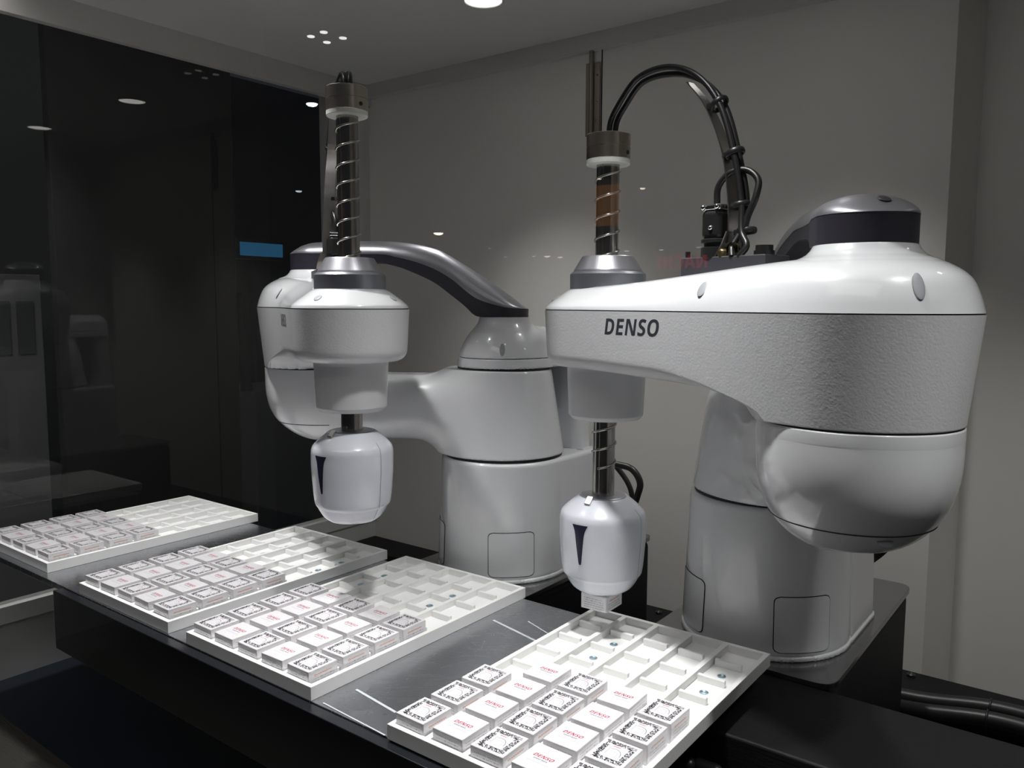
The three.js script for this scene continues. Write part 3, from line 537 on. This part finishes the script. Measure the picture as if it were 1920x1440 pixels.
  put(gp, 'shell_joint', patch((y) => gripR(y), Math.PI / 2, -0.096, -0.010, () => 0.00022, 0.00015, 2, 40), M.seam);
  put(gp, 'suction_pad', lathe([[0.0001, -0.1035], [0.0065, -0.1035], [0.0070, -0.1030], [0.0062, -0.099]], 24), M.nylon);
  // cables and connector on the upper arm, in the plane of the arm: distance from the shaft, height, side
  const q = (d, y, w = 0) => [L2 - d, y, -w], lift = P.grip - 0.139;
  const mount = put(g, 'mount_block', box(0.094, 0.034, 0.05, 0.0015), M.mountGrey, rel(P.elbow), [0, yaw, 0]);
  mount.geometry = box(0.088, 0.032, 0.036, 0.0012).translate(L2 - 0.153, 0.3645, 0);
  put(mount, 'screw', new THREE.CylinderGeometry(0.0024, 0.0024, 0.006, 14), M.chrome, q(0.114, 0.383, 0.014));
  put(mount, 'fitting', lathe([[0.006, 0], [0.006, 0.003], [0.0035, 0.0035], [0.0035, 0.005], [0.0001, 0.005]], 18), M.brass, q(0.163, 0.386, 0.016), [Math.PI / 2, 0, 0]).rotation.y = Math.PI;
  put(mount, 'fitting', lathe([[0.0055, 0], [0.0055, 0.005], [0.004, 0.007], [0.0001, 0.007]], 6), M.brass, q(0.152, 0.380, 0.013));
  put(mount, 'blank_plug', latheHard([[0.0085, 0], [0.0085, 0.004], [0.0072, 0.004], [0.0072, 0.0085], [0.0001, 0.0085]], 28), M.plasticBlack, q(0.188, 0.380, 0.006));
  const con = put(g, 'connector', latheHard([[0.0001, 0.379], [0.0130, 0.379], [0.0130, 0.3885], [0.0105, 0.3895], [0.0105, 0.3925], [0.0130, 0.393], [0.0130, 0.3955], [0.0112, 0.3965], [0.0001, 0.3965]], 40).translate(0, 0, 0), M.plasticBlack, rel(P.elbow), [0, yaw, 0]);
  con.geometry = con.geometry.clone().translate(L2 - 0.1385, 0, -0.006);
  put(con, 'backshell', new RoundedBoxGeometry(0.021, 0.026, 0.019, 4, 0.005), M.plasticBlack, q(0.1385, 0.4085, 0.006));
  put(con, 'clamp', new RoundedBoxGeometry(0.020, 0.0055, 0.018, 3, 0.002), M.chrome, q(0.1385, 0.4235, 0.006));
  for (const d of [0.1312, 0.1458]) put(con, 'screw', new THREE.SphereGeometry(0.0026, 14, 8), M.chrome, q(d, 0.4235, 0.0155));
  put(con, 'screw', new THREE.SphereGeometry(0.0024, 14, 8), M.chrome, q(0.1395, 0.4055, 0.0155));
  // flat steel strip
  const sp = [[0.1530, 0.392], [0.1520, 0.420], [0.1495, 0.440], [0.1435, 0.468], [0.1315, 0.497], [0.1180, 0.519], [0.1000, 0.5385 + lift * 0.4]];
  const curve = new THREE.CatmullRomCurve3(sp.map(([d, y]) => new THREE.Vector3(L2 - d, y, 0)));
  const ribbon = (c, w0, w1, t, n = 40) => { const rows = []; for (let i = 0; i <= n; i++) { const u = i / n, p = c.getPoint(u), tg = c.getTangent(u), nx = -tg.y, ny = tg.x, w = lerp(w0, w1, u) / 2; rows.push([[p.x + nx * t, p.y + ny * t, p.z + w], [p.x + nx * t, p.y + ny * t, p.z - w], [p.x - nx * t, p.y - ny * t, p.z - w], [p.x - nx * t, p.y - ny * t, p.z + w]]); } return rings(rows).toNonIndexed(); };
  const rb = ribbon(curve, 0.018, 0.010, 0.0006); rb.computeVertexNormals();
  const strip = put(g, 'strip_bracket', rb, M.strip, rel(P.elbow), [0, yaw, 0]);
  for (const w of [-0.013, 0.013]) { const l = ribbon(new THREE.CatmullRomCurve3([new THREE.Vector3(L2 - 0.1460, 0.3805, -w), new THREE.Vector3(L2 - 0.1500, 0.388, -w * 0.9), new THREE.Vector3(L2 - 0.1530, 0.402, -w * 0.55)]), 0.009, 0.008, 0.0006, 10); l.computeVertexNormals(); put(strip, 'leg', l, M.strip); }
  // cables
  const arch = (w, k) => [q(0.002 + k * 0.004, P.grip + 0.36, w * 0.6), q(0.0045 + k * 0.004, 0.519 + lift, w * 0.7), q(0.017 + k * 0.003, 0.5335 + lift * 0.9, w), q(0.041, 0.5535 - k * 0.003 + lift * 0.62, w), q(0.079, 0.5560 - k * 0.005 + lift * 0.5, w), q(0.1125, 0.5415 - k * 0.003 + lift * 0.35, w), q(0.137, 0.5138 + lift * 0.25, w), q(0.1545, 0.468, w), q(0.1640, 0.424, w)];
  const c1 = put(g, 'cable', tube([...arch(0.006, 0), q(0.168, 0.400, 0.010), q(0.176, 0.388, 0.014), q(0.170, 0.3795, 0.016)], 0.0028, 120), M.cableBlack, rel(P.elbow), [0, yaw, 0]);
  put(g, 'cable', tube([...arch(-0.001, 1), q(0.163, 0.400, 0.006), q(0.160, 0.388, 0.012), q(0.164, 0.3795, 0.017)], 0.0028, 120), M.cableBlack, rel(P.elbow), [0, yaw, 0]);
  put(g, 'cable', tube([q(0.1385, 0.425, 0.006), q(0.1395, 0.4415, 0.006), q(0.150, 0.4525, 0.004), q(0.164, 0.4535, 0.0), q(0.1755, 0.444, 0.0), q(0.176, 0.430, 0.003), q(0.170, 0.412, 0.006), q(0.168, 0.396, 0.008), q(0.167, 0.381, 0.010)], 0.0029, 80), M.cableBlack, rel(P.elbow), [0, yaw, 0]);
  for (const [d, y, a] of [[0.1345, 0.5135 + lift * 0.25, 0.9], [0.1525, 0.469, 1.25], [0.1600, 0.424, 1.4], [0.167, 0.402, 1.5]]) {
    const z = put(c1, 'cable_tie', new THREE.TorusGeometry(0.0078, 0.0014, 8, 24), M.plasticBlack, q(d, y, 0.002), [Math.PI / 2, 0, 0]);
    z.rotation.set(Math.PI / 2, -(Math.PI / 2 - a), 0); z.scale.set(1, 0.9, 2);
    put(c1, 'tie_head', box(0.006, 0.005, 0.005, 0.001), M.plasticBlack, q(d - 0.0075, y - 0.001, 0.004));
  }
  return g;
}
robot('a', 'white robot arm with arched silver duct and empty gripper hanging high');
robot('b', 'white robot arm with dark side lettering and lowered gripper holding a box');
carton(true, 'shrink-wrapped carton held under the lowered gripper', undefined, [POSE.b.shaft[0], 0.0188, POSE.b.shaft[1]], 0.02);
// loops of cable behind the bases
tag(put(scene, 'cable_loop', tube([[0.10, 0.10, -0.563], [0.135, 0.106, -0.59], [0.1594, 0.1014, -0.6], [0.1892, 0.0972, -0.6], [0.2028, 0.0791, -0.6], [0.1988, 0.0587, -0.6], [0.184, 0.02, -0.6], [0.16, -0.02, -0.61]], 0.005, 70), M.cableBlack), 'thick black cable looping out behind the base of the robot with the high gripper', 'cable');
tag(put(scene, 'cable_loop', tube([[0.10, 0.095, -0.585], [0.135, 0.098, -0.625], [0.153, 0.082, -0.632], [0.171, 0.055, -0.632], [0.172, 0.0, -0.632]], 0.004, 60), M.cableBlack), 'thin black cable hanging behind the base of the robot with the high gripper', 'cable');
tag(put(scene, 'cable_loop', tube([[0.47, -0.0, -0.585], [0.50, 0.015, -0.585], [0.5214, 0.032, -0.575], [0.5438, 0.0572, -0.57], [0.56, 0.09, -0.58], [0.55, 0.12, -0.61], [0.50, 0.11, -0.59]], 0.008, 60), M.cableBlack), 'thick black cable rising behind the base of the robot holding a box', 'cable');

// ------------------------------------------------------------------ the hall outside the glass
tag(put(scene, 'hall_floor', box(16, 0.05, 40), M.hallDark, [-2, -0.95, 0]), 'dark hall floor outside the booth', 'floor').userData.kind = 'structure';
for (const [x, y, z, w, d, L] of FILL_PANELS) {
  const t = thing('fill_light', 'large white fill panel added out of view in front of the booth', 'lamp', [x, y, z]);  // added out of view to brighten the front faces
  put(t, 'frame', box(w + 0.06, 0.03, d + 0.06), M.hallGrey, [0, 0.02, 0]);
  put(t, 'diffuser', box(w, 0.006, d), std({ color: lin(0.9), emissive: lin(1, 0.98, 0.95), emissiveIntensity: 0.4 }));
  const a = new THREE.RectAreaLight(new THREE.Color().setRGB(1, 0.98, 0.95), L, w, d);
  a.position.set(0, -0.008, 0); a.rotation.x = -Math.PI / 2; t.add(a);
}
// things standing beyond the side glass
const spanAt = (X, u0, v0, u1, v1) => { const a = meet(u0, v0, 'x', X), b = meet(u1, v1, 'x', X); return { z: (a.z + b.z) / 2, y: (a.y + b.y) / 2, w: Math.abs(a.z - b.z), h: Math.abs(a.y - b.y), lo: Math.min(a.y, b.y) }; };
{
  const X = -0.68, a = meet(75, 42, 'x', X), b = meet(440, 600, 'x', X);
  tag(put(scene, 'black_partition', box(0.02, 1.85, a.z - b.z, 0.002), M.partition, [X, -0.925 + 0.925, (a.z + b.z) / 2]), 'tall black partition close behind the side glass', 'partition');
  const g = meet(75, 42, 'x', -2.4);
  tag(put(scene, 'grey_partition', box(0.04, 2.6, 3.2), M.hallGrey, [-2.4, 0.375, g.z + 1.45]), 'pale grey hall partition seen at the edge of the side glass', 'partition');
  tag(put(scene, 'dark_partition', box(0.04, 2.6, 3), M.hallDark, [-3.6, 0.375, -3.2]), 'dark hall partition behind the monitor', 'partition');
  let s = spanAt(-2.3, 450, 453, 530, 483);
  const tv = thing('monitor', 'wall monitor with a bright blue screen beyond the side glass', 'monitor', [-2.3, s.lo, s.z]);
  put(tv, 'bezel', box(0.03, s.h + 0.03, s.w + 0.03, 0.004), M.plasticBlack, [-0.018, s.h / 2, 0]);
  put(tv, 'screen', box(0.004, s.h, s.w), std({ color: lin(0.02), emissive: lin(0.01, 0.055, 0.11), emissiveIntensity: 1 }), [0, s.h / 2, 0]);
  put(tv, 'pole', box(0.04, s.lo + 0.925, 0.04), M.hallDark, [-0.05, -(s.lo + 0.925) / 2, 0]);
  s = spanAt(-1.7, 478, 735, 600, 900);
  const mc = thing('machine_cabinet', 'grey machine cabinet with a dark glazed frame beyond the side glass', 'machine', [-1.7, -0.925, s.z]);
  const ch = s.y + s.h / 2 + 0.925;
  put(mc, 'cabinet', box(0.3, ch, s.w * 1.4, 0.006), M.hallGrey, [-0.15, ch / 2, -s.w * 0.2]);
  for (const k of [-0.9, 0.5]) put(mc, 'post', box(0.03, 0.34, 0.03), M.hallDark, [-0.05, ch + 0.17, s.w * k]);
  put(mc, 'top_bar', box(0.03, 0.03, s.w * 1.5), M.hallDark, [-0.05, ch + 0.335, -s.w * 0.2]);
  put(mc, 'display', box(0.01, 0.05, 0.09), std({ color: lin(0.02), emissive: lin(0.02, 0.06, 0.02), emissiveIntensity: 1 }), [-0.03, ch + 0.27, -s.w * 0.1]);
  s = spanAt(-1.9, -40, 512, 96, 900);
  const wc = thing('display_counter', 'white display counter with dark niches at the edge of the side glass', 'counter', [-1.9, -0.925, s.z]);
  const wh = s.y + s.h / 2 + 0.925;
  put(wc, 'body', box(0.3, wh, s.w, 0.004), M.hallWhite, [-0.15, wh / 2, 0]);
  for (const k of [-0.2, 0.2]) put(wc, 'niche', box(0.01, 0.16, s.w * 0.28), M.hallGrey, [0.001, wh - 0.16, s.w * k]);
}
// lamps of the hall that the front glass mirrors: pixel, size, warm, strength
for (const [u, v, r, warm, e] of [[70, 330, 4, 0, 7], [238, 342, 5, 0, 7], [402, 350, 5, 0, 4], [560, 358, 6, 0, 8], [33, 376, 7, 0, 12], [150, 462, 6, 0, 9], [585, 195, 11, 0, 22], [822, 437, 9, 1, 26], [918, 465, 4, 1, 5], [948, 481, 4, 0, 5], [1001, 480, 4, 0, 6], [1026, 480, 6, 1, 9], [1050, 482, 5, 1, 8], [1175, 470, 5, 0, 6], [1240, 468, 5, 0, 6], [1310, 463, 5, 0, 5], [1205, 353, 5, 1, 16], [1124, 335, 4, 1, 12]]) {
  const d = viewRay(u, v), t = (1.95 - camera.position.y) / d.y, p = camera.position.clone().addScaledVector(d, t);
  const l = thing('hall_lamp', warm ? 'small warm hall lamp mirrored in the front glass' : 'small cool hall lamp mirrored in the front glass', 'lamp', [p.x, p.y, 2 * PANE_Z - p.z], warm ? 'warm hall lamps' : 'cool hall lamps');
  const R = r / FOCAL * t;
  put(l, 'bulb', new THREE.SphereGeometry(R, 16, 10).scale(1, 0.45, 1), std({ color: lin(0.5), emissive: warm ? lin(1, 0.85, 0.7) : lin(0.75, 0.9, 1), emissiveIntensity: e }));
  put(l, 'shade', lathe([[R * 1.1, 0], [R * 0.9, R * 0.6], [R * 0.2, R * 0.9], [0.0001, R * 0.9]], 16), M.hallDark);
}
{
  const at = (u, v, t) => { const p = camera.position.clone().addScaledVector(viewRay(u, v), t); return [p.x, p.y, 2 * PANE_Z - p.z]; };
  const sign = thing('hall_sign', 'red lettered hall sign mirrored in the front glass', 'sign', at(1279, 491, 6));
  const word = letters('NACHI', 0.095, 0.01, 0.05); put(sign, 'lettering', word, std({ color: lin(0.4, 0.02, 0.03), emissive: lin(0.9, 0.05, 0.08), emissiveIntensity: 1.6 }), [0, 0, -0.012], [0, Math.PI, 0]);
  put(sign, 'board', box(0.52, 0.16, 0.01), M.hallDark);
  const lit = thing('lit_panel', 'orange lit panel in the hall mirrored in the front glass', 'sign', at(1138, 385, 5));
  put(lit, 'panel_frame', box(0.22, 0.30, 0.02), M.hallDark, [0, 0, 0.012]);
  put(lit, 'lit_face', box(0.17, 0.25, 0.004), std({ color: lin(0.3, 0.12, 0.03), emissive: lin(1, 0.4, 0.1), emissiveIntensity: 0.8 }));
}

renderer.render(scene, camera);
